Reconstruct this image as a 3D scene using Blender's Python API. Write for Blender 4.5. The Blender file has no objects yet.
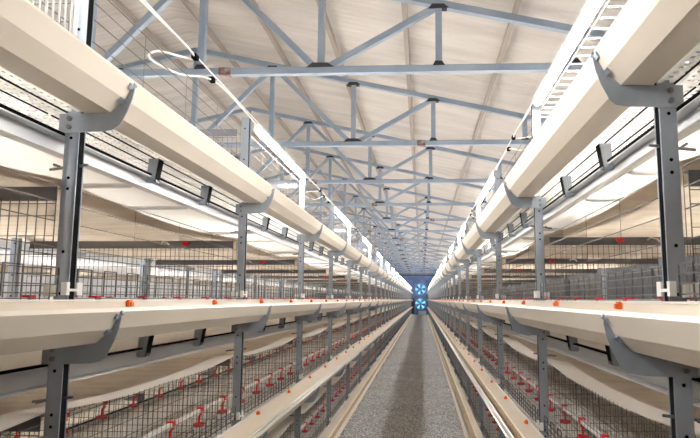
import bpy, bmesh, math, random
from mathutils import Vector, Matrix
random.seed(4)
scn = bpy.context.scene
COL = scn.collection

# ------------------------------------------------------------------ constants
S = 1.8            # bay length
P = 0.726          # tier pitch
W = 1.45           # depth of a cage row
XL, XR, DR = -1.12, 0.68, -0.18     # front post planes, offset of the right posts
K0, K1 = -4, 34
Y0, Y1 = -7.2, 61.2
YEND = 63.0
TIERS = [-2 * P, -P, 0.0, P]
TNAME = ['lowest', 'second', 'third', 'top']
RIDGE = -3.9
XW_L, XW_R = -11.5, 3.7

ONES = ['zeroth', 'first', 'second', 'third', 'fourth', 'fifth', 'sixth', 'seventh', 'eighth', 'ninth', 'tenth', 'eleventh',
        'twelfth', 'thirteenth', 'fourteenth', 'fifteenth', 'sixteenth', 'seventeenth', 'eighteenth', 'nineteenth']
def ordinal(n):
    if n < 20: return ONES[n]
    t = {2: 'twent', 3: 'thirt', 4: 'fort'}[n // 10]
    return t + 'ieth' if n % 10 == 0 else t + 'y-' + ONES[n % 10]

# ------------------------------------------------------------------ materials
def mat(name, col, rough=0.5, metal=0.0, emit=None, strength=0.0, noise=None, spec=0.5, bump=None, transl=0.0):
    m = bpy.data.materials.new(name); m.use_nodes = True
    nt = m.node_tree; b = nt.nodes['Principled BSDF']
    b.inputs['Base Color'].default_value = (*col, 1)
    b.inputs['Roughness'].default_value = rough
    b.inputs['Metallic'].default_value = metal
    b.inputs['Specular IOR Level'].default_value = spec
    if emit:
        b.inputs['Emission Color'].default_value = (*emit, 1)
        b.inputs['Emission Strength'].default_value = strength
    colsock = None
    if noise:
        scale, col2, lo, hi, stretch = noise
        tc = nt.nodes.new('ShaderNodeTexCoord'); mp = nt.nodes.new('ShaderNodeMapping')
        mp.inputs['Scale'].default_value = stretch
        nz = nt.nodes.new('ShaderNodeTexNoise'); nz.inputs['Scale'].default_value = scale; nz.inputs['Detail'].default_value = 6
        rp = nt.nodes.new('ShaderNodeValToRGB')
        rp.color_ramp.elements[0].position = lo; rp.color_ramp.elements[1].position = hi
        rp.color_ramp.elements[0].color = (*col, 1); rp.color_ramp.elements[1].color = (*col2, 1)
        nt.links.new(tc.outputs['Object'], mp.inputs['Vector']); nt.links.new(mp.outputs['Vector'], nz.inputs['Vector'])
        nt.links.new(nz.outputs['Fac'], rp.inputs['Fac']); nt.links.new(rp.outputs['Color'], b.inputs['Base Color'])
        colsock = rp.outputs['Color']
        if bump:
            bp = nt.nodes.new('ShaderNodeBump'); bp.inputs['Strength'].default_value = bump; bp.inputs['Distance'].default_value = 0.01
            nt.links.new(nz.outputs['Fac'], bp.inputs['Height']); nt.links.new(bp.outputs['Normal'], b.inputs['Normal'])
    if transl:
        tr = nt.nodes.new('ShaderNodeBsdfTranslucent'); tr.inputs['Color'].default_value = (*col, 1)
        if colsock: nt.links.new(colsock, tr.inputs['Color'])
        mx = nt.nodes.new('ShaderNodeMixShader'); mx.inputs['Fac'].default_value = transl
        out = nt.nodes['Material Output']
        nt.links.new(b.outputs[0], mx.inputs[1]); nt.links.new(tr.outputs[0], mx.inputs[2]); nt.links.new(mx.outputs[0], out.inputs['Surface'])
    return m

M = {}
M['trough'] = mat('cream_plastic', (0.80, 0.725, 0.62), 0.34, noise=(1.6, (0.75, 0.67, 0.56), 0.4, 0.75, (3, 0.35, 3)))
M['belt'] = mat('white_belt', (0.93, 0.915, 0.88), 0.45, transl=0.75)
M['dusty'] = mat('dusty_belt', (0.74, 0.66, 0.56), 0.6, noise=(4.0, (0.60, 0.52, 0.43), 0.45, 0.72, (1, 2.2, 1)), transl=0.45)
M['band'] = mat('belt_edge', (0.82, 0.78, 0.72), 0.5, transl=0.2)
M['galv'] = mat('galvanised_steel', (0.29, 0.325, 0.37), 0.42, 0.3, noise=(9, (0.38, 0.42, 0.47), 0.35, 0.7, (1, 1, 0.4)))
M['galv_shade'] = mat('shaded_steel', (0.009, 0.0095, 0.01), 0.9, 0.0, spec=0.04)  # galvanised steel darkened as if in shadow, for the post channels
M['rail'] = mat('rail_steel', (0.58, 0.585, 0.59), 0.38, 0.2)
M['black'] = mat('matte_black', (0.004, 0.004, 0.004), 0.9, spec=0.05)
M['hole'] = mat('punched_hole', (0.003, 0.003, 0.003), 0.9, spec=0.05)
M['bolt'] = mat('zinc_bolt', (0.22, 0.22, 0.23), 0.35, 0.8)
M['wire'] = mat('cage_wire', (0.15, 0.135, 0.12), 0.5, 0.2)
M['grille'] = mat('grille_wire', (0.11, 0.105, 0.10), 0.5, 0.2)
M['shade_wire'] = mat('tab_shade_and_wire', (0.014, 0.0145, 0.015), 0.9, 0.0, spec=0.05)  # tab flange shading put into the colour; also the dark floor wires
M['wirew'] = mat('white_slat', (0.95, 0.94, 0.92), 0.45, transl=0.8)
M['red'] = mat('red_plastic', (0.88, 0.025, 0.035), 0.35)
M['orange'] = mat('orange_plastic', (0.85, 0.16, 0.015), 0.4)
M['white'] = mat('white_plastic', (0.85, 0.84, 0.80), 0.4)
M['beam'] = mat('partition_beam', (0.20, 0.205, 0.22), 0.5, 0.3)
M['truss'] = mat('blue_grey_paint', (0.26, 0.325, 0.41), 0.45, 0.1, noise=(3, (0.33, 0.39, 0.47), 0.35, 0.7, (1, 1, 1)))
M['weld'] = mat('burnt_weld', (0.035, 0.033, 0.038), 0.8)
M['rust'] = mat('rusty_steel', (0.16, 0.075, 0.045), 0.8, noise=(14, (0.34, 0.30, 0.30), 0.45, 0.65, (1, 1, 1)))
M['purlin'] = mat('purlin_paint', (0.32, 0.27, 0.23), 0.6)
M['chrome'] = mat('bright_steel', (0.80, 0.79, 0.77), 0.33, 0.9)
M['tube'] = mat('lit_tube', (1, 1, 1), 0.5, emit=(1.0, 0.98, 0.965), strength=34)
M['fanblade'] = mat('fan_blade', (0.10, 0.17, 0.30), 0.4, 0.4)
M['fanframe'] = mat('fan_frame', (0.16, 0.24, 0.38), 0.5, 0.2)
M['wall_bluelit'] = mat('blue_lit_wall', (0.09, 0.14, 0.32), 0.6, noise=(1.2, (0.16, 0.25, 0.50), 0.4, 0.7, (1, 1, 1)))  # blue light and shadow on the far wall put into its colour
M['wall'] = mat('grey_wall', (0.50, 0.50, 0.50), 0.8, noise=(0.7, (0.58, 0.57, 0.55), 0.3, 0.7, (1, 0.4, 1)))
M['pale'] = mat('pale_blue_board', (0.80, 0.90, 1.0), 0.6)
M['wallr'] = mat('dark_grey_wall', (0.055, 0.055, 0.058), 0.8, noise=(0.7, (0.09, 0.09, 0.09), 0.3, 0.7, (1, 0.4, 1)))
M['wire_lit'] = mat('tube_lit_wire', (0.48, 0.48, 0.47), 0.45, 0.2)  # lit copy of the cage wire, glare of the tubes put into its colour
M['feed'] = mat('feed', (0.34, 0.25, 0.16), 0.9, noise=(60, (0.46, 0.36, 0.24), 0.4, 0.6, (1, 1, 1)))
M['dark'] = mat('dark_panel', (0.02, 0.025, 0.04), 0.6)

def floor_mat():
    m = bpy.data.materials.new('speckled_screed'); m.use_nodes = True
    nt = m.node_tree; b = nt.nodes['Principled BSDF']
    tc = nt.nodes.new('ShaderNodeTexCoord')
    a = nt.nodes.new('ShaderNodeTexVoronoi'); a.inputs['Scale'].default_value = 95
    r = nt.nodes.new('ShaderNodeValToRGB'); r.color_ramp.elements[0].position = 0.25; r.color_ramp.elements[1].position = 0.95
    r.color_ramp.elements[0].color = (0.13, 0.13, 0.127, 1); r.color_ramp.elements[1].color = (1.0, 0.985, 0.96, 1)
    e = r.color_ramp.elements.new(0.72); e.color = (0.36, 0.355, 0.345, 1)
    c = nt.nodes.new('ShaderNodeTexNoise'); c.inputs['Scale'].default_value = 1.3; c.inputs['Detail'].default_value = 5
    r2 = nt.nodes.new('ShaderNodeValToRGB'); r2.color_ramp.elements[0].position = 0.3; r2.color_ramp.elements[1].position = 0.75
    r2.color_ramp.elements[0].color = (0.80, 0.80, 0.80, 1); r2.color_ramp.elements[1].color = (1.1, 1.1, 1.1, 1)
    mx = nt.nodes.new('ShaderNodeMixRGB'); mx.blend_type = 'MULTIPLY'; mx.inputs['Fac'].default_value = 1
    bp = nt.nodes.new('ShaderNodeBump'); bp.inputs['Strength'].default_value = 0.35; bp.inputs['Distance'].default_value = 0.004
    L = nt.links.new
    L(tc.outputs['Object'], a.inputs['Vector']); L(tc.outputs['Object'], c.inputs['Vector'])
    sp = nt.nodes.new('ShaderNodeSeparateColor'); L(a.outputs['Color'], sp.inputs['Color']); L(sp.outputs['Red'], r.inputs['Fac']); L(c.outputs['Fac'], r2.inputs['Fac'])
    L(r.outputs['Color'], mx.inputs['Color1']); L(r2.outputs['Color'], mx.inputs['Color2'])
    L(mx.outputs['Color'], b.inputs['Base Color']); L(a.outputs['Distance'], bp.inputs['Height']); L(bp.outputs['Normal'], b.inputs['Normal'])
    b.inputs['Roughness'].default_value = 0.62; b.inputs['Specular IOR Level'].default_value = 0.4
    return m
M['floor'] = floor_mat()

def ceiling_mat():
    m = bpy.data.materials.new('insulated_sheet'); m.use_nodes = True
    nt = m.node_tree; b = nt.nodes['Principled BSDF']; L = nt.links.new
    tc = nt.nodes.new('ShaderNodeTexCoord'); mp = nt.nodes.new('ShaderNodeMapping'); mp.inputs['Scale'].default_value = (0.35, 2.4, 1)
    n = nt.nodes.new('ShaderNodeTexNoise'); n.inputs['Scale'].default_value = 1.6; n.inputs['Detail'].default_value = 7
    r = nt.nodes.new('ShaderNodeValToRGB'); r.color_ramp.elements[0].position = 0.32; r.color_ramp.elements[1].position = 0.72
    r.color_ramp.elements[0].color = (0.44, 0.40, 0.365, 1); r.color_ramp.elements[1].color = (0.58, 0.545, 0.51, 1)
    # ribs that run down the slope, and a lap seam every 1.06 m
    w = nt.nodes.new('ShaderNodeTexWave'); w.wave_type = 'BANDS'; w.bands_direction = 'Y'; w.inputs['Scale'].default_value = 2.4
    w.inputs['Distortion'].default_value = 0.25
    b1 = nt.nodes.new('ShaderNodeBump'); b1.inputs['Strength'].default_value = 0.22; b1.inputs['Distance'].default_value = 0.02
    b2 = nt.nodes.new('ShaderNodeBump'); b2.inputs['Strength'].default_value = 0.5; b2.inputs['Distance'].default_value = 0.05
    L(tc.outputs['Object'], mp.inputs['Vector']); L(mp.outputs['Vector'], n.inputs['Vector']); L(tc.outputs['Object'], w.inputs['Vector'])
    L(n.outputs['Fac'], r.inputs['Fac']); L(r.outputs['Color'], b.inputs['Base Color'])
    L(w.outputs['Fac'], b1.inputs['Height']); L(n.outputs['Fac'], b2.inputs['Height'])
    L(b1.outputs['Normal'], b2.inputs['Normal']); L(b2.outputs['Normal'], b.inputs['Normal'])
    b.inputs['Roughness'].default_value = 0.45
    return m
M['ceiling'] = ceiling_mat()

# ------------------------------------------------------------------ mesh builder
class MB:
    def __init__(s): s.v = []; s.f = []; s.mi = []
    def add(s, vs, fs, mi=0):
        n = len(s.v); s.v += [tuple(v) for v in vs]; s.f += [[i + n for i in f] for f in fs]; s.mi += [mi] * len(fs); return s
    def box(s, x0, x1, y0, y1, z0, z1, mi=0):
        if x0 > x1: x0, x1 = x1, x0
        vs = [(x, y, z) for z in (z0, z1) for y in (y0, y1) for x in (x0, x1)]
        return s.add(vs, [(0, 2, 3, 1), (4, 5, 7, 6), (0, 1, 5, 4), (2, 6, 7, 3), (0, 4, 6, 2), (1, 3, 7, 5)], mi)
    def prism(s, pts, axis, a, b, mi=0):
        """pts: 2D polygon; axis 'y': pts=(x,z) swept over y; axis 'x': pts=(y,z)"""
        n = len(pts)
        if axis == 'y': vs = [(p[0], a, p[1]) for p in pts] + [(p[0], b, p[1]) for p in pts]
        elif axis == 'x': vs = [(a, p[0], p[1]) for p in pts] + [(b, p[0], p[1]) for p in pts]
        else: vs = [(p[0], p[1], a) for p in pts] + [(p[0], p[1], b) for p in pts]
        fs = [tuple(range(n)), tuple(range(2 * n - 1, n - 1, -1))] + [(i, i + n, (i + 1) % n + n, (i + 1) % n) for i in range(n)]
        return s.add(vs, fs, mi)
    def sheet(s, pts, t, a, b, mi=0):
        """open 2D path (x,z) thickened to t, swept along y"""
        off = []
        for i, p in enumerate(pts):
            d = Vector((0, 0))
            if i > 0: d += (Vector(p) - Vector(pts[i - 1])).normalized()
            if i < len(pts) - 1: d += (Vector(pts[i + 1]) - Vector(p)).normalized()
            d.normalize(); off.append((p[0] - d.y * t, p[1] + d.x * t))
        n = len(pts)
        for i in range(n - 1):
            q = [pts[i], pts[i + 1], off[i + 1], off[i]]
            s.prism(q, 'y', a, b, mi)
        return s
    def bar(s, p, q, w, h=None, mi=0):
        """rectangular bar from p to q"""
        h = h or w; p = Vector(p); q = Vector(q); d = (q - p).normalized()
        up = Vector((0, 0, 1)) if abs(d.z) < 0.95 else Vector((0, 1, 0))
        r = d.cross(up).normalized(); u = r.cross(d).normalized()
        vs = []
        for c in (p, q):
            for a, b in ((-1, -1), (1, -1), (1, 1), (-1, 1)): vs.append(c + r * a * w / 2 + u * b * h / 2)
        return s.add(vs, [(0, 1, 2, 3), (7, 6, 5, 4), (0, 4, 5, 1), (1, 5, 6, 2), (2, 6, 7, 3), (3, 7, 4, 0)], mi)
    def tube(s, pts, r, n=6, mi=0, cap=True):
        pts = [Vector(p) for p in pts]; rings = []
        for i, p in enumerate(pts):
            d = (pts[min(i + 1, len(pts) - 1)] - pts[max(i - 1, 0)]).normalized()
            up = Vector((0, 0, 1)) if abs(d.z) < 0.9 else Vector((0, 1, 0))
            a = d.cross(up).normalized(); b = a.cross(d).normalized()
            rings.append([p + a * math.cos(2 * math.pi * k / n) * r + b * math.sin(2 * math.pi * k / n) * r for k in range(n)])
        vs = [v for rg in rings for v in rg]; fs = []
        for i in range(len(pts) - 1):
            for k in range(n): fs.append((i * n + k, i * n + (k + 1) % n, (i + 1) * n + (k + 1) % n, (i + 1) * n + k))
        if cap: fs.append(tuple(range(n - 1, -1, -1))); fs.append(tuple(range((len(pts) - 1) * n, len(pts) * n)))
        return s.add(vs, fs, mi)
    def lathe(s, prof, cx, cy, n=10, mi=0):
        vs = []; fs = []
        for r, z in prof:
            for k in range(n): vs.append((cx + r * math.cos(2 * math.pi * k / n), cy + r * math.sin(2 * math.pi * k / n), z))
        for i in range(len(prof) - 1):
            for k in range(n): fs.append((i * n + k, i * n + (k + 1) % n, (i + 1) * n + (k + 1) % n, (i + 1) * n + k))
        fs.append(tuple(range(n - 1, -1, -1))); fs.append(tuple(range((len(prof) - 1) * n, len(prof) * n)))
        return s.add(vs, fs, mi)
    def mesh(s, name, mats, smooth=False, sx=1):
        me = bpy.data.meshes.new(name)
        me.from_pydata([(v[0] * sx, v[1], v[2]) for v in s.v], [], s.f)
        for m in (mats if isinstance(mats, (list, tuple)) else [mats]): me.materials.append(m)
        for p, i in zip(me.polygons, s.mi): p.material_index = i
        bm = bmesh.new(); bm.from_mesh(me); bmesh.ops.recalc_face_normals(bm, faces=bm.faces); bm.to_mesh(me); bm.free()
        if smooth:
            for p in me.polygons: p.use_smooth = True
        return me

def link(name, me, parent=None, loc=(0, 0, 0)):
    o = bpy.data.objects.new(name, me); COL.objects.link(o); o.location = loc
    if parent: o.parent = parent
    return o
def tag(o, label, cat, group=None, kind=None):
    o['label'] = label; o['category'] = cat
    if group: o['group'] = group
    if kind: o['kind'] = kind
    return o
def thing(name, loc, label, cat, group=None):
    return tag(link(name, None, None, loc), label, cat, group)
def struct(name, me, label, cat):
    return tag(link(name, me), label, cat, kind='structure')

# ------------------------------------------------------------------ setting
roofz = lambda x: 5.90 + 0.17 - 0.225 * abs(x - RIDGE)        # underside of the roof sheets
YB = -8.0
def build_shell():
    m = MB(); m.box(XW_L, XW_R, YB, YEND, -0.12, 0.0)
    struct('floor', m.mesh('floor', M['floor']), 'dark grey speckled screed floor of the aisle', 'floor')
    # sheets that sag a little between the purlins
    vs = []; fs = []
    xs = [XW_L + (RIDGE - XW_L) * i / 28 for i in range(29)] + [RIDGE + (XW_R - RIDGE) * i / 28 for i in range(1, 29)]
    ny = 140
    rnd = random.Random(2)
    ph = [rnd.uniform(0, 6.28) for _ in range(8)]
    for j in range(ny + 1):
        y = YB + (YEND - YB) * j / ny
        for x in xs:
            sag = 0.018 * math.sin(y * 2.1 + ph[0] + 0.6 * math.sin(x * 0.9)) + 0.012 * math.sin(y * 3.7 + x * 1.3 + ph[1])
            vs.append((x, y, roofz(x) + 0.03 + sag))
    n = len(xs)
    for j in range(ny):
        for i in range(n - 1): fs.append((j * n + i, j * n + i + 1, (j + 1) * n + i + 1, (j + 1) * n + i))
    m = MB(); m.add(vs, fs)
    m.add([(x, y, z + 0.1) for x, y, z in vs], fs)
    struct('ceiling', m.mesh('ceiling', M['ceiling'], True), 'beige white insulated roof sheets on brown purlins', 'ceiling')
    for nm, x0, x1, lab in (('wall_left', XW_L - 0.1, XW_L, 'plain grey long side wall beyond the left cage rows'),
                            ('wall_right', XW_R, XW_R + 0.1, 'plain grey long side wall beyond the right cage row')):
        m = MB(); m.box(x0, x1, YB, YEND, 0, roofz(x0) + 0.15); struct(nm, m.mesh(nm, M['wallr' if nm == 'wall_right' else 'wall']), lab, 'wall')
    gable = [(XW_L, 0), (XW_R, 0), (XW_R, roofz(XW_R) + 0.1), (RIDGE, roofz(RIDGE) + 0.1), (XW_L, roofz(XW_L) + 0.1)]
    m = MB(); m.prism(gable, 'y', YB - 0.1, YB); struct('wall_front', m.mesh('wall_front', M['wall']), 'plain grey end wall behind the viewer', 'wall')
    # far wall with two square fan openings one above the other
    m = MB(); fx0, fx1 = -0.75, 0.45
    holes = [(0.5, 1.75), (2.05, 3.3)]
    m.box(XW_L, fx0, YEND, YEND + 0.2, 0, 4.2); m.box(fx1, XW_R, YEND, YEND + 0.2, 0, 4.2)
    m.box(fx0, fx1, YEND, YEND + 0.2, 0, holes[0][0]); m.box(fx0, fx1, YEND, YEND + 0.2, holes[0][1], holes[1][0])
    m.box(fx0, fx1, YEND, YEND + 0.2, holes[1][1], 4.2)
    m.prism([(XW_L, 4.2), (XW_R, 4.2), (XW_R, 4.32), (RIDGE, roofz(RIDGE) + 0.1), (XW_L, 4.32)], 'y', YEND, YEND + 0.2)
    struct('wall_back', m.mesh('wall_back', M['wall_bluelit']), 'blue lit dark end wall at the far end of the aisle', 'wall')
    m = MB(); m.box(-2.6, 2.0, YEND - 0.05, YEND - 0.001, 4.12, 4.4); 
    struct('trim_1', m.mesh('trim', M['dark']), 'dark navy band across the top of the far blue lit wall', 'trim')
    return holes
HOLES = build_shell()

# fans
def build_fans():
    cx = -0.15
    fr = MB(); h = 0.62
    fr.box(-h, h, -0.12, 0.1, -h, -h + 0.07); fr.box(-h, h, -0.12, 0.1, h - 0.07, h)
    fr.box(-h, -h + 0.07, -0.12, 0.1, -h, h); fr.box(h - 0.07, h, -0.12, 0.1, -h, h)
    n = 32; rr = 0.54
    ring = [(rr * math.cos(2 * math.pi * i / n), rr * math.sin(2 * math.pi * i / n)) for i in range(n)]
    def sq(c, q):
        k = 0.6 / max(abs(c), abs(q)); return (c * k, q * k)
    out = [sq(c, q) for c, q in ring]
    for y in (-0.08, -0.06):
        fr.add([(c, y, q) for c, q in ring] + [(c, y, q) for c, q in out], [(i, (i + 1) % n, (i + 1) % n + n, i + n) for i in range(n)])
    fr.add([(c, -0.08, q) for c, q in ring] + [(c, 0.08, q) for c, q in ring], [(i, (i + 1) % n, (i + 1) % n + n, i + n) for i in range(n)])
    fr = fr.mesh('frame', M['fanframe'])
    hub = MB(); hub.tube([(0, -0.06, 0), (0, 0.06, 0)], 0.1, 12); hub = hub.mesh('hub', M['dark'])
    bl = MB(); n = 5
    vs = []
    for i in range(n + 1):
        r = 0.09 + (0.5 - 0.09) * i / n; w = 0.12 + 0.26 * i / n; tw = 0.6 - 0.35 * i / n
        for sgn in (-1, 1): vs.append((sgn * w / 2 * math.cos(tw), sgn * w / 2 * math.sin(tw), r))
    fs = [(2 * i, 2 * i + 1, 2 * i + 3, 2 * i + 2) for i in range(n)]
    bl.add(vs, fs); bl.add([(x, y + 0.012, z) for x, y, z in vs], fs); bl = bl.mesh('blade', M['fanblade'])
    br = MB(); br.bar((-h, -0.09, 0), (h, -0.09, 0), 0.03); br.bar((0, -0.09, -h), (0, -0.09, h), 0.03); br = br.mesh('support_bar', M['fanframe'])
    for (z0, z1), nm in zip(HOLES, ('lower', 'upper')):
        t = thing('exhaust_fan', (cx, YEND + 0.05, (z0 + z1) / 2), f'{nm} of two blue lit exhaust fans in the far end wall', 'fan')
        link('frame', fr, t); link('hub', hub, t); link('support_bar', br, t)
        for k in range(5):
            b = link('blade', bl, t); b.rotation_euler = (0, k * math.pi / 2.5 + (0.3 if nm == 'upper' else 0.55), 0)
    m = MB(); m.box(-0.42, 0.42, -0.03, 0.03, 0.0, 0.42); m.box(-0.42, 0.42, -0.05, -0.03, 0.36, 0.42)
    tag(link('floor_board', m.mesh('floor_board', M['pale']), None, (0.02, YEND - 0.2, 0)), 'pale blue board standing on the floor below the lower fan', 'board')
    m = MB(); m.box(-0.16, 0.16, -0.05, 0, 0.0, 1.7); m.box(-0.13, 0.13, -0.06, -0.05, 0.1, 0.8); m.box(-0.13, 0.13, -0.06, -0.05, 0.9, 1.6)
    tag(link('control_cabinet', m.mesh('control_cabinet', M['dark']), None, (-0.95, YEND - 0.02, 0)), 'tall dark cabinet left of the lower fan on the far wall', 'cabinet')
build_fans()

# ------------------------------------------------------------------ trusses and purlins
CH = 4.20
topz = lambda x: 5.90 - 0.225 * abs(x - RIDGE)       # centre line of the top chord
HALF = (5.90 - CH) / 0.225
def build_trusses():
    t_ = 0.08
    nodes = [0.0, 1.35, 2.75, 4.1, 5.62]
    parts = []
    def bm_bar(p, q, w=t_): return MB().bar(p, q, w)
    R = lambda d, s: RIDGE + s * d
    parts.append(('bottom_chord', bm_bar((RIDGE - HALF, 0, CH), (RIDGE + HALF, 0, CH)), 'truss'))
    for s in (-1, 1): parts.append(('top_chord', bm_bar((RIDGE, 0, topz(RIDGE)), (R(HALF, s), 0, CH)), 'truss'))
    parts.append(('king_post', bm_bar((RIDGE, 0, CH), (RIDGE, 0, topz(RIDGE))), 'truss'))
    for s in (-1, 1):
        for d in nodes[1:]: parts.append(('vertical_strut', bm_bar((R(d, s), 0, CH), (R(d, s), 0, topz(R(d, s))), 0.075), 'truss'))
        for a, b in ((0.0, 1.35), (2.75, 1.35), (2.75, 4.1)):
            parts.append(('diagonal_strut', bm_bar((R(a, s) + 0.05 * s * (1 if b > a else -1), 0, CH + 0.02), (R(b, s), 0, topz(R(b, s)) - 0.02), 0.07), 'truss'))
    def gus(x, z, w, h):
        m = MB(); pts = [(x - w, z - h * 0.6), (x - w * 0.6, z + h), (x + w * 0.5, z + h * 0.9), (x + w, z - h * 0.5)]
        m.prism(pts, 'y', -0.046, 0.046); return m
    for s in (-1, 1):
        for d in nodes[1:]:
            x = R(d, s); wide = d == 2.75
            parts.append(('weld_plate', gus(x, CH + 0.05, 0.16 if wide else 0.07, 0.035), 'weld'))
            if d < 5: parts.append(('weld_plate', gus(x, topz(x) - 0.045, 0.12, 0.035), 'weld'))
    parts.append(('weld_plate', gus(RIDGE, CH + 0.05, 0.16, 0.035), 'weld'))
    meshes = [(n, b.mesh(n, M[k])) for n, b, k in parts]
    sp = MB().box(-0.07, 0.07, -0.044, 0.044, -0.044, 0.044).mesh('splice', M['rust'])
    sx = [-2.26, 0.0, -2.4, -1.3, 0.35, -2.0, -0.9]
    y = 6.43; i = 0
    while y < YEND - 0.5:
        t = thing('roof_truss', (0, y, 0), f'blue grey steel roof truss over the aisle, {ordinal(i + 1)} from the camera', 'truss', 'roof trusses')
        for n, me in meshes: link(n, me, t)
        o = link('splice', sp, t, (sx[i % 7], 0, CH)); o['label'] = 'rusty welded splice'
        y += 3.19; i += 1
    xs = [3.3, 2.2, 1.07, -0.2, -1.3, -2.3, -3.4]; left = [2 * RIDGE - x for x in xs[::-1]]
    me = None
    for i, x in enumerate(xs + left):
        sl = 0.225 * (-1 if x > RIDGE else 1)
        m = MB().box(-0.03, 0.03, YB + 0.1, YEND - 0.06, -0.035, 0.035).mesh('purlin', M['purlin'])
        side = 'right' if x > RIDGE else 'left'
        k = (len(xs) - i) if i < len(xs) else (i - len(xs) + 1)
        o = link('roof_purlin', m, None, (x, 0, topz(x) + 0.075)); o.rotation_euler = (0, math.atan(-sl), 0)
        tag(o, f'long brown roof purlin, {ordinal(k)} from the ridge on its {side} slope', 'purlin', 'roof purlins')
build_trusses()

# ------------------------------------------------------------------ cage meshes (local: +x points to the aisle, x=0 at the post plane)
def per_side(fn):
    return {1: fn(1), -1: fn(-1)}

def post_mesh(s):
    m = MB(); x0, x1 = -0.021, 0.025; d = 0.019; t = 0.004
    m.box(x0, x0 + t, -d, d, 0, 2.75)
    m.box(x0, x1, -d, -d + t, 0, 2.75); m.box(x0, x1, d - t, d, 0, 2.75)
    m.box(x0 + t, x1 - 0.0015, -d + t, d - t, 0.002, 2.748, 1)          # near-black fill of the channel, its shading put into the colour
    z = 0.12
    i = 0
    while z < 2.7:                                             # punched holes on both flanges
        for yy in (-d, d):
            r = 0.0055; sg = -1 if yy < 0 else 1
            pts = [(0.0 + r * math.cos(a * math.pi / 3), z + r * math.sin(a * math.pi / 3)) for a in range(6)]
            m.prism(pts, 'y', yy, yy + sg * 0.0008, 2)
        z += (0.035, 0.13, 0.20)[i % 3]; i += 1
    return m.mesh('upright', [M['galv'], M['galv_shade'], M['hole']], sx=s)
def bracket_mesh(s):
    m = MB()
    pts = [(-0.04, 1.462), (0.03, 1.463), (0.120, 1.464), (0.150, 1.486), (0.174, 1.510), (0.190, 1.543), (0.193, 1.558), (0.199, 1.556),
           (0.201, 1.540), (0.195, 1.508), (0.182, 1.470), (0.160, 1.425), (0.142, 1.410), (0.11, 1.404), (-0.04, 1.399)]
    m.prism(pts, 'y', -0.0245, -0.0205)
    m.prism([(0.193, 1.557), (0.201, 1.564), (0.205, 1.554), (0.199, 1.547)], 'y', -0.026, -0.012)
    m.sheet([(0.120, 1.4625), (0.150, 1.4845), (0.172, 1.507)], -0.002, -0.022, 0.012); m.box(0.03, 0.12, -0.022, 0.012, 1.461, 1.463)
    m.prism([(0.188, 1.540), (0.195, 1.556), (0.201, 1.552), (0.194, 1.537)], 'y', -0.046, -0.022)
    m.prism([(0.160, 1.499), (0.171, 1.508), (0.178, 1.500), (0.166, 1.490)], 'y', -0.050, -0.022)
    return m.mesh('trough_bracket', M['galv'], sx=s)
def bolts_mesh(s):
    m = MB()
    for z in (1.418, 1.446): m.tube([(-0.004, -0.034, z), (-0.004, -0.0245, z)], 0.008, 6)
    return m.mesh('bolt', M['bolt'], sx=s)
def clip_mesh(s):
    m = MB()
    m.box(0.012, 0.030, -0.036, -0.020, 1.610, 1.650); m.box(-0.046, -0.008, -0.034, -0.020, 1.607, 1.645)
    m.box(0.012, 0.030, 0.020, 0.05, 1.610, 1.650); m.box(0.026, 0.031, -0.030, 0.045, 1.622, 1.630)
    return m.mesh('grille_clip', M['white'], sx=s)
def pin_mesh(s):
    m = MB(); m.tube([(-0.075, 0, 1.285), (0.05, 0, 1.30)], 0.0045, 6)
    m.tube([(-0.03, -0.05, 1.29), (-0.03, -0.019, 1.29)], 0.004, 6)
    return m.mesh('locking_pin', M['bolt'], sx=s)
POST, BRK, BLT, CLP, PIN = (per_side(f) for f in (post_mesh, bracket_mesh, bolts_mesh, clip_mesh, pin_mesh))

def trough_path(): return [(0.182, 1.566), (0.193, 1.568), (0.195, 1.561), (0.169, 1.510), (0.126, 1.469), (0.040, 1.469), (0.032, 1.590)]
def trough_mesh(s):
    m = MB(); m.sheet(trough_path(), 0.004, Y0 - 0.6, Y1 + 0.4)
    return m.mesh('trough_body', M['trough'], sx=s)
def lipstrip_mesh(s):
    m = MB(); m.box(0.026, 0.036, Y0 - 0.6, Y1 + 0.4, 1.5905, 1.5965)
    return m.mesh('back_rim', M['white'], sx=s)
def chromestrip_mesh(s):
    m = MB(); m.tube([(0.208, Y0 - 0.6, 1.566), (0.208, Y1 + 0.4, 1.566)], 0.008, 8); m.tube([(0.188, Y0 - 0.6, 1.582), (0.188, Y1 + 0.4, 1.582)], 0.008, 8)
    return m
def joint_mesh(s):
    m = MB(); m.sheet([(0.1985, 1.562), (0.172, 1.5095), (0.128, 1.4655), (0.04, 1.4655)], -0.002, -0.03, 0.03)
    return m.mesh('joint_sleeve', M['trough'], sx=s)
def clipo_mesh(s):
    m = MB(); m.box(0.030, 0.046, -0.013, 0.013, 1.570, 1.595); m.box(0.044, 0.054, -0.009, 0.009, 1.572, 1.587)
    return m.mesh('adjuster_clip', M['orange'], sx=s)
FEED = per_side(lambda s: MB().box(0.060, 0.105, Y0 - 0.5, Y1 + 0.3, 1.474, 1.479).mesh('feed_layer', M['feed'], sx=s))
TRO, LIP, CHR, JNT, CLO = (per_side(f) for f in (trough_mesh, lipstrip_mesh, lambda s: (chromestrip_mesh(s).mesh('lip_pipe', M['trough'], True, sx=s), chromestrip_mesh(s).mesh('lip_pipe', M['chrome'], True, sx=s)), joint_mesh, clipo_mesh))

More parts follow.
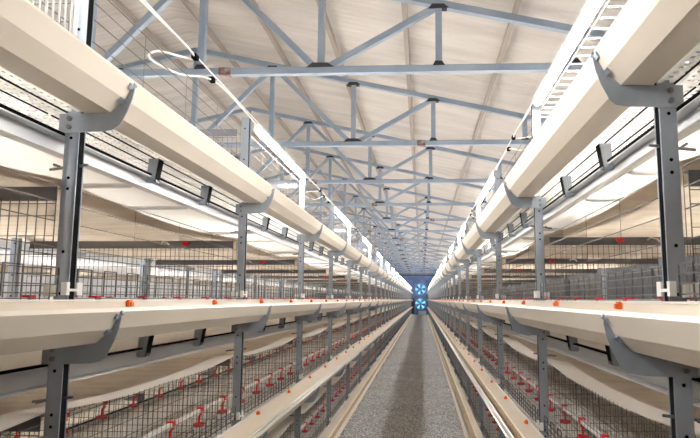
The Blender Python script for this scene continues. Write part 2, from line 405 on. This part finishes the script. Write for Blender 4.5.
def rail_mesh(s):
    m = MB(); m.sheet([(-0.024, 1.390), (-0.065, 1.390), (-0.065, 1.330), (-0.024, 1.330)], 0.003, Y0 - 0.5, Y1 + 0.3)
    return m.mesh('channel', M['rail'], sx=s)
def strip_mesh(s):
    m = MB(); m.box(-0.042, -0.022, Y0 - 0.5, Y1 + 0.3, 1.3935, 1.400)  # thin matte black strip along the top flange
    return m.mesh('edge_strip', M['black'], sx=s)
def tab_mesh(s):
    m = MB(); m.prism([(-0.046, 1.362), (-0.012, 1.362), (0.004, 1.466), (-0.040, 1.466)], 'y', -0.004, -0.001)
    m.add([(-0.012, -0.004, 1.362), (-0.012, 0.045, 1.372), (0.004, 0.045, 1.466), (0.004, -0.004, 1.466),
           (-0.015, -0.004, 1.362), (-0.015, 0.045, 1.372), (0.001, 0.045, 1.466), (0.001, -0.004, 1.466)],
          [(0, 1, 2, 3), (7, 6, 5, 4), (0, 4, 5, 1), (1, 5, 6, 2), (2, 6, 7, 3), (3, 7, 4, 0)], 1)  # aisle-facing flange coloured near-black to stand for its shading
    return m.mesh('hanger_tab', [M['galv'], M['shade_wire']], sx=s)
def tbolt_mesh(s):
    m = MB()
    for y in (0.006, 0.022): m.tube([(-0.05, y, 1.372), (-0.006, y, 1.372)], 0.006, 6)
    return m.mesh('rail_bolt', M['bolt'], sx=s)
def rod_mesh(s):
    m = MB(); m.tube([(-0.085, 0, 1.378), (-0.092, 0, 1.362), (-0.115, 0, 1.352), (-0.16, 0, 1.350), (-W / 2, 0, 1.350)], 0.011, 8)
    return m.mesh('cross_rod', M['rail'], True, sx=s)
RAIL, STRIP, TAB, TBLT, ROD = (per_side(f) for f in (rail_mesh, strip_mesh, tab_mesh, tbolt_mesh, rod_mesh))

def front_mesh(s, full=True):
    m = MB(); a = 0.04; L = S - 0.08
    zs = [1.600, 1.635, 1.69, 1.745, 1.80, 1.855, 1.905, 1.950] if full else [1.60, 1.69, 1.76, 1.84, 1.90, 1.955]
    for z in zs: m.bar((-0.02, a, z), (-0.02, a + L, z), 0.0019 if full else 0.003)
    n = 38 if full else 4
    for i in range(n + 1):
        y = a + L * i / n
        m.bar((-0.02, y, 1.598), (-0.02, y, 1.957), 0.0015)
    return m.mesh('mesh_sheet', M['wire'], sx=s)
def grille_mesh(s, pitch=0.078):
    m = MB(); a = 0.05; L = S - 0.10; n = int(L / pitch)
    for z in (1.615, 1.642, 1.668): m.bar((0.010, a, z), (0.010, a + L, z), 0.0035)
    for i in range(n + 1):                                       # square hoops of bent wire
        y = a + L * i / n; h = 1.694
        m.bar((0.010, y, 1.606), (0.010, y, h), 0.0038)
        if i % 2 == 0 and i < n: m.bar((0.010, y, h), (0.010, y + L / n, h), 0.0038)
    return m.mesh('feeding_grille', M['grille'], sx=s)
def bars_mesh(s, pitch, mt):
    m = MB(); a = 0.04; L = S - 0.08; n = int(L / pitch)
    for z in (1.606, 1.950): m.bar((0.004, a, z), (0.004, a + L, z), 0.006)
    for i in range(n + 1): m.bar((0.004, a + L * i / n, 1.604), (0.004, a + L * i / n, 1.95), 0.0048)
    return m.mesh('feeding_grille', M[mt], sx=s)
def ladder_mesh(s):
    m = MB(); a = 0.02; L = S - 0.04; n = int(L / 0.085)
    for x in (0.004, -0.30, -0.62): m.bar((x, a, 1.940), (x, a + L, 1.940), 0.006)
    for i in range(n + 1): m.bar((0.004, a + L * i / n, 1.943), (-0.64, a + L * i / n, 1.943), 0.0055)
    return m.mesh('roof_grid', M['wire_lit'], sx=s)
BARS, LADDER = per_side(lambda s: bars_mesh(s, 0.03, 'wire_lit')), per_side(ladder_mesh)
FM, FMT, GR = per_side(front_mesh), per_side(lambda s: front_mesh(s, False)), per_side(grille_mesh)

def floor_panel(s):
    m = MB(); z = 1.4725; n = 56; k = 23; L = S - 0.02; D = W / 2 - 0.03
    for i in range(n + 1):
        y = 0.01 + L * i / n; m.box(0.02, 0.02 - D, y - 0.0045, y + 0.0045, z, z + 0.004)
    for i in range(k + 1):
        x = 0.02 - D * i / k; m.box(x - 0.0045, x + 0.0045, 0.01, 0.01 + L, z - 0.002, z + 0.006)
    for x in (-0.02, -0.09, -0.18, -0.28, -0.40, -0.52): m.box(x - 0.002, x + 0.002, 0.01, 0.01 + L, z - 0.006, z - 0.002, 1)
    return m.mesh('slat_floor', [M['wirew'], M['shade_wire']], sx=s)
FP = per_side(floor_panel)

def partition(w):
    bm = MB(); bm.sheet([(0, 0)], 0, 0, 0) if False else None
    bm.box(-w, 0, 0.030, 0.034, 1.915, 1.962); bm.box(-w, 0, 0.030, 0.060, 1.958, 1.962)
    beam = bm.mesh('beam', M['beam'])
    m = MB(); n = int(w / 0.03)
    for i in range(n + 1):
        x = -w + w * i / n
        m.bar((x, 0.028, 1.482), (x, 0.028, 1.925), 0.0026)
    for z in (1.484, 1.52, 1.56, 1.60, 1.64, 1.68, 1.74, 1.80, 1.865, 1.905): m.bar((-w, 0.0265, z), (0, 0.0265, z), 0.0025)
    grid = m.mesh('wire_grid', M['wire'])
    k = MB(); k.tube([(0, 0.005, 0), (0, 0.030, 0)], 0.014, 8); k.box(-0.022, 0.022, 0.010, 0.024, -0.006, 0.010); knob = k.mesh('red_knob', M['red'])
    h = MB(); h.tube([(0, 0.03, 0), (0.012, 0.012, 0.012), (0.045, 0.006, 0.004), (0.06, 0.01, -0.012)], 0.005, 6); hook = h.mesh('hook', M['chrome'])
    return beam, grid, knob, hook
PB, PG, PK, PH = partition(W - 0.13)

def cup_mesh():
    m = MB()
    m.lathe([(0.020, -0.090), (0.031, -0.086), (0.034, -0.070), (0.031, -0.070), (0.027, -0.080), (0.004, -0.080)], 0, 0, 10)
    m.bar((0, 0, -0.08), (0, 0, -0.03), 0.010); m.bar((0, 0, -0.032), (0, 0.028, -0.022), 0.011); m.bar((0, 0.028, -0.026), (0, 0.028, 0.012), 0.011)
    m.box(-0.017, 0.017, -0.002, 0.03, -0.006, 0.019)
    return m.mesh('drinker_cup', M['red'])
CUP = cup_mesh()
PIPE = MB().box(-0.011, 0.011, Y0, Y1, -0.011, 0.011).mesh('pipe', M['white'])

# ------------------------------------------------------------------ one face of a row
def face(xf, s, dy, where, side, detail=True, posts=True, tiers=(0, 1, 2, 3), kmin=K0):
    for k in range(kmin, K1 + 1):
        y = k * S + dy
        n = k - kmin + 1
        if detail and k < 1: lab = f'grey steel cage post {where}, ' + (f'{ordinal(-k)} behind the viewer' if k else 'level with the viewer')
        else: lab = f'grey steel cage post {where}, {ordinal(k if detail else n)} from the camera'
        t = thing('cage_post', (xf, y, 0), lab, 'post', f'cage posts {where}')
        link('upright', POST[s], t)
        for j in tiers:
            z = TIERS[j]
            b = link('trough_bracket', BRK[s], t, (0, 0, z))
            if detail and k < 12:
                link('bolt', BLT[s], b)
                c = link('grille_clip', CLP[s], t, (0, 0, z)); c['label'] = 'white plastic clip'
                if z + 1.28 > 0 and k < 8: link('locking_pin', PIN[s], t, (0, 0, z))
    for j in tiers:
        z = TIERS[j]; tn = TNAME[j]
        t = thing('feed_trough', (xf, 0, z), f'cream plastic feed trough, {tn} tier, {where}', 'trough', f'feed troughs {where}')
        link('trough_body', TRO[s], t); link('back_rim', LIP[s], t)
        if j <= 1 and detail: o = link('lip_pipe', CHR[s][j], t); o['label'] = ('tan double lip pipe', 'shiny steel double lip pipe')[j]
        if j <= 1 and detail: o = link('feed_layer', FEED[s], t); o['label'] = 'dark layer of feed'
        if detail:
            for k in range(0, 16): link('joint_sleeve', JNT[s], t, (0, k * 2 * S + dy + 0.75, 0))
            if j in (1, 2):
                for k in range(1, 50):
                    o = link('adjuster_clip', CLO[s], t, (0, k * 0.9 + dy + 0.34, 0)); o['label'] = 'orange clip'
        t = thing('belt_rail', (xf, dy, z), f'galvanised channel rail under {tn} tier, {where}', 'rail', f'belt rails {where}')
        link('channel', RAIL[s], t); link('edge_strip', STRIP[s], t)
        if detail and z + 1.35 > 0:
            for k in range(0, K1):
                for f in (0.6, 1.2):
                    link('cross_rod', ROD[s], t, (0, k * S + f, 0))
                    if k < 20:
                        b = link('hanger_tab', TAB[s], t, (0, k * S + f, 0))
                        if k < 10: link('rail_bolt', TBLT[s], b)
    if not detail: return
    for k in range(0, K1):
        y = k * S + dy
        for j in tiers:
            z = TIERS[j]; bay = f'{ordinal(k + 1)} bay from the camera'
            t = thing('wire_front', (xf, y, z), f'wire mesh front of the {TNAME[j]} tier cage, {bay}, {side} side', 'mesh panel', f'wire cage fronts {where}')
            rack = j == 3 and s < 0 and k < 2
            if not rack: link('mesh_sheet', FM[s] if j < 2 else FMT[s], t)
            if rack: link('roof_grid', LADDER[s], t)
            o = link('feeding_grille', BARS[s] if j == 3 and s > 0 and k == 0 else GR[s], t)
            o = link('slat_floor', FP[s], None, (xf, y, z))
            tag(o, f'white slatted cage floor of the {TNAME[j]} tier, {bay}, {side} side', 'cage floor', f'slatted floors {where}', 'thing')

def belts(xa, s, where, dy):
    """xa = front post plane; belt loop of every tier under the whole row"""
    xin, xout = -0.085, -(W - 0.085)
    for j in (1, 2, 3):
        z = TIERS[j]
        t = thing('manure_belt', (xa, 0, z), f'white belt loop under the {TNAME[j]} tier, {where}', 'belt', f'belts {where}')
        m = MB(); m.add([(xin, Y0 - 0.4, 1.366), (xout, Y0 - 0.4, 1.366), (xout, Y1 + 0.3, 1.366), (xin, Y1 + 0.3, 1.366)], [(0, 1, 2, 3)]); link('upper_run', m.mesh('upper_run', M['belt'], sx=s), t)
        vs = []; fs = []; nx = 8; bv = []; bf = []
        ys = []
        n = 10
        for k in range(K0, K1):
            for i in range(n): ys.append((k + i / n) * S)
        ys.append(K1 * S)
        for y in ys:
            u = (y / S) % 1.0; e = 0.038 * (math.sin(math.pi * u) ** 0.9)
            for i in range(nx + 1):
                v = i / nx; x = -0.03 + (-(W - 0.06)) * v
                sg = e + 0.012 * math.sin(math.pi * v)
                vs.append((x * s, y + dy, 1.252 - sg))
        c = nx + 1
        for a in range(len(ys) - 1):
            for i in range(nx): fs.append((a * c + i, a * c + i + 1, (a + 1) * c + i + 1, (a + 1) * c + i))
        m = MB(); m.add(vs, fs); rr = link('return_run', m.mesh('return_run', M['dusty'], True), t); rr['label'] = 'dusty tan lower run'
        for side_i in (0, nx):
            m = MB(); ev = []
            for a, y in enumerate(ys):
                x, yy, zz = vs[a * c + side_i]
                ins = -0.115 * s if side_i == 0 else 0.115 * s
                x2, _, z2 = vs[a * c + (1 if side_i == 0 else nx - 1)]; f = 0.115 / ((W - 0.06) / nx)
                ev += [(x, yy, zz + 0.0015), (x + ins, yy, zz + (z2 - zz) * min(f, 1) + 0.004)]
            m.add(ev, [(2 * a, 2 * a + 2, 2 * a + 3, 2 * a + 1) for a in range(len(ys) - 1)])
            o = link('edge_band', m.mesh('edge_band', M['band'], True), rr); o['label'] = 'clean white border strip'

def inner(xa, s, dy, side):
    for k in range(0, K1 + 1):
        y = k * S + dy
        for j in (0, 1, 2, 3):
            z = TIERS[j]
            t = thing('cage_partition', (xa - 0.065 * s if s > 0 else xa + 0.065 + (W - 0.13), y, z),
                      f'wire partition hung from a dark beam, {TNAME[j]} tier, {side} row, {ordinal(k + 1)} from the camera', 'partition', f'cage partitions of the {side} row'); t['kind'] = 'thing'
            link('beam', PB, t)
            if k < 26: link('wire_grid', PG, t)
            if k < 14 and j in (1, 2, 3):
                xk = -0.30 if s > 0 else -(W - 0.13) + 0.40
                link('red_knob', PK, t, (xk, 0, 1.942)); o = link('hook', PH, t, (xk + 0.16 * -s, 0, 1.945)); o['label'] = 'bright bent hook'
    for j in (0, 1, 2):
        for off, nm in ((0.18, 'front'), (0.86, 'rear')):
            x = xa - off * s
            z = TIERS[j] + (1.592 if j == 2 else 1.676)
            t = thing('drinker_line', (x, 0, z), f'white {nm} water pipe with red drinker cups, {TNAME[j]} tier, {side} row', 'drinker line', f'drinker lines of the {side} row')
            link('pipe', PIPE, t)
            ys = [dy + (0.28 if nm == 'front' else 0.06) + 0.4 * i for i in range(2, 150)]
            for y in ys[:100]:
                o = link('drinker_cup', CUP, t, (0, y, 0)); o['label'] = 'red plastic drinker cup'
            m = MB()
            for y in ys[100:]:
                m.lathe([(0.020, -0.090), (0.033, -0.084), (0.033, -0.070)], 0, y, 6); m.box(-0.005, 0.005, y - 0.005, y + 0.005, -0.07, 0.02)
            o = link('drinker_cup', m.mesh('far_drinker_cups', M['red']), t); o['kind'] = 'stuff'

face(XL, 1, 0.0, 'left of the aisle', 'left')
face(XR, -1, DR, 'right of the aisle', 'right')
face(XL - W, -1, 0.0, 'on the far side of the left row', 'left', detail=False, kmin=1)
face(XR + W, 1, DR, 'on the far side of the right row', 'right', detail=False, kmin=1)
XN = XL - W - 1.8
face(XN, 1, 0.0, 'in the row beyond the left row', 'left', detail=False, kmin=1)
belts(XL, 1, 'in the left row', 0.0)
belts(XR, -1, 'in the right row', DR)
belts(XN, 1, 'in the row beyond the left row', 0.0)
inner(XL, 1, 0.0, 'left')
inner(XR, -1, DR, 'right')

# ------------------------------------------------------------------ tube lights and their cables
def tube_meshes():
    m = MB(); m.tube([(0, 0.03, 0), (0, 1.57, 0)], 0.020, 8); tube = m.mesh('glowing_tube', M['tube'], True)
    m = MB(); m.box(-0.018, 0.018, 0, 1.6, 0.022, 0.042); hous = m.mesh('housing', M['white'])
    m = MB(); m.tube([(0, 0.0, 0), (0, 0.03, 0)], 0.022, 8); cap = m.mesh('end_cap', M['white'])
    m = MB(); m.box(-0.004, 0.004, -0.008, 0.008, 0.042, 0.068); m.box(-0.010, 0.010, -0.008, 0.008, 0.058, 0.068); hk = m.mesh('hanger', M['galv'])
    return tube, hous, cap, hk
TB, HS, CP, HK = tube_meshes()
def tubes(x, y0, where, n, back=0):
    for i in range(-back, n):
        t = thing('tube_light', (x, y0 + 3.6 * i, 2.738), f'lit white tube light {where}, ' + (f'{ordinal(i + 1)} from the camera' if i >= 0 else f'{ordinal(-i)} behind the viewer'), 'light', f'tube lights {where}')
        link('glowing_tube', TB, t); link('housing', HS, t); link('end_cap', CP, t); link('end_cap', CP, t, (0, 1.57, 0)); link('hanger', HK, t, (0, 0.3, 0)); link('hanger', HK, t, (0, 1.3, 0))
tubes(XL + 0.005, 3.82, 'on the left', 16, 1)
tubes(XR - 0.005, 1.75, 'on the right', 17, 0)
tubes(XL - W, 1.9, 'in the next aisle to the left', 16, 2)
tubes(XN, 3.72, 'in the row beyond the left row', 16)
tubes(XR + W, 1.75, 'in the side aisle to the right', 17, 2)

def cable(x, s, dy, side, ystart):
    rnd = random.Random(side)
    pts = []
    y = Y0
    m = MB(); m.tube([(x, Y0, 2.80), (x, Y1, 2.80)], 0.0035, 5)
    t = tag(link('suspension_wire', m.mesh('suspension_wire', M['white'])), f'thin white straight wire along the {side} post tops above the tubes', 'wire')
    i = 0
    yb = ystart + 1.6 - 3.6
    while yb < Y1 - 4:
        a, b = yb, yb + 2.0                                     # from the end of one tube to the start of the next
        pts = [(x, a, 2.775), (x, a + 0.35, 2.785), (x, a + 0.92, 2.79), (x - 0.10 * s, a + 0.74, 2.745), (x - 0.13 * s, a + 0.72, 2.70),
               (x - 0.05 * s, a + 0.86, 2.68), (x, a + 1.16, 2.765), (x, a + 1.6, 2.785), (x, b, 2.775)]
        # smooth
        sm = []
        for q in range(len(pts) - 1):
            p0 = Vector(pts[max(q - 1, 0)]); p1 = Vector(pts[q]); p2 = Vector(pts[q + 1]); p3 = Vector(pts[min(q + 2, len(pts) - 1)])
            for w in range(4):
                u = w / 4
                sm.append(0.5 * ((2 * p1) + (-p0 + p2) * u + (2 * p0 - 5 * p1 + 4 * p2 - p3) * u * u + (-p0 + 3 * p1 - 3 * p2 + p3) * u ** 3))
        sm.append(Vector(pts[-1]))
        m = MB(); m.tube(sm, 0.0055, 6)
        lab = f'looped white power cable on the {side} post tops, ' + (f'just before the {ordinal(i + 1)} tube light' )
        o = tag(link('power_cable', m.mesh('power_cable', M['white'], True)), lab, 'cable', f'power cables on the {side}')
        for dy_, dz_ in ((0.92, 2.79), (1.16, 2.765)):
            c = link('cable_tie', MB().box(-0.012, 0.012, -0.02, 0.02, -0.012, 0.012).mesh('cable_tie', M['black']), o, (x, a + dy_, dz_)); c['label'] = 'black cable tie'
        yb += 3.6; i += 1
cable(XL, 1, 0, 'left', 3.82)
cable(XR, -1, DR, 'right', 1.75)

# ------------------------------------------------------------------ world, camera, view
w = bpy.data.worlds.new('daylight'); scn.world = w; w.use_nodes = True
bg = w.node_tree.nodes['Background']; bg.inputs['Color'].default_value = (0.17, 0.55, 1.0, 1); bg.inputs['Strength'].default_value = 0.36

cam = bpy.data.cameras.new('camera'); co = bpy.data.objects.new('camera', cam); COL.objects.link(co); scn.camera = co
pit, yaw, roll = 0.1213, 0.0479, 0.0029
F = Vector((-math.sin(yaw) * math.cos(pit), math.cos(yaw) * math.cos(pit), math.sin(pit)))
R_ = Vector((math.cos(yaw), math.sin(yaw), 0)); U = R_.cross(F)
R2 = math.cos(roll) * R_ + math.sin(roll) * U; U2 = -math.sin(roll) * R_ + math.cos(roll) * U
mw = Matrix((R2, U2, -F)).transposed().to_4x4(); mw.translation = (0, 0, 1.6); co.matrix_world = mw
cam.sensor_fit = 'HORIZONTAL'; cam.sensor_width = 36
cam.lens = 587.5 / 700 * 36
cam.shift_x = -43.74 / 700; cam.shift_y = 8.726 / 700
cam.clip_start = 0.02; cam.clip_end = 300

scn.view_settings.view_transform = 'Standard'; scn.view_settings.look = 'None'
scn.view_settings.gamma = 1; scn.view_settings.use_curve_mapping = False
scn.cycles.max_bounces = 16; scn.cycles.diffuse_bounces = 12; scn.cycles.transmission_bounces = 12
scn.view_settings.exposure = 2.36
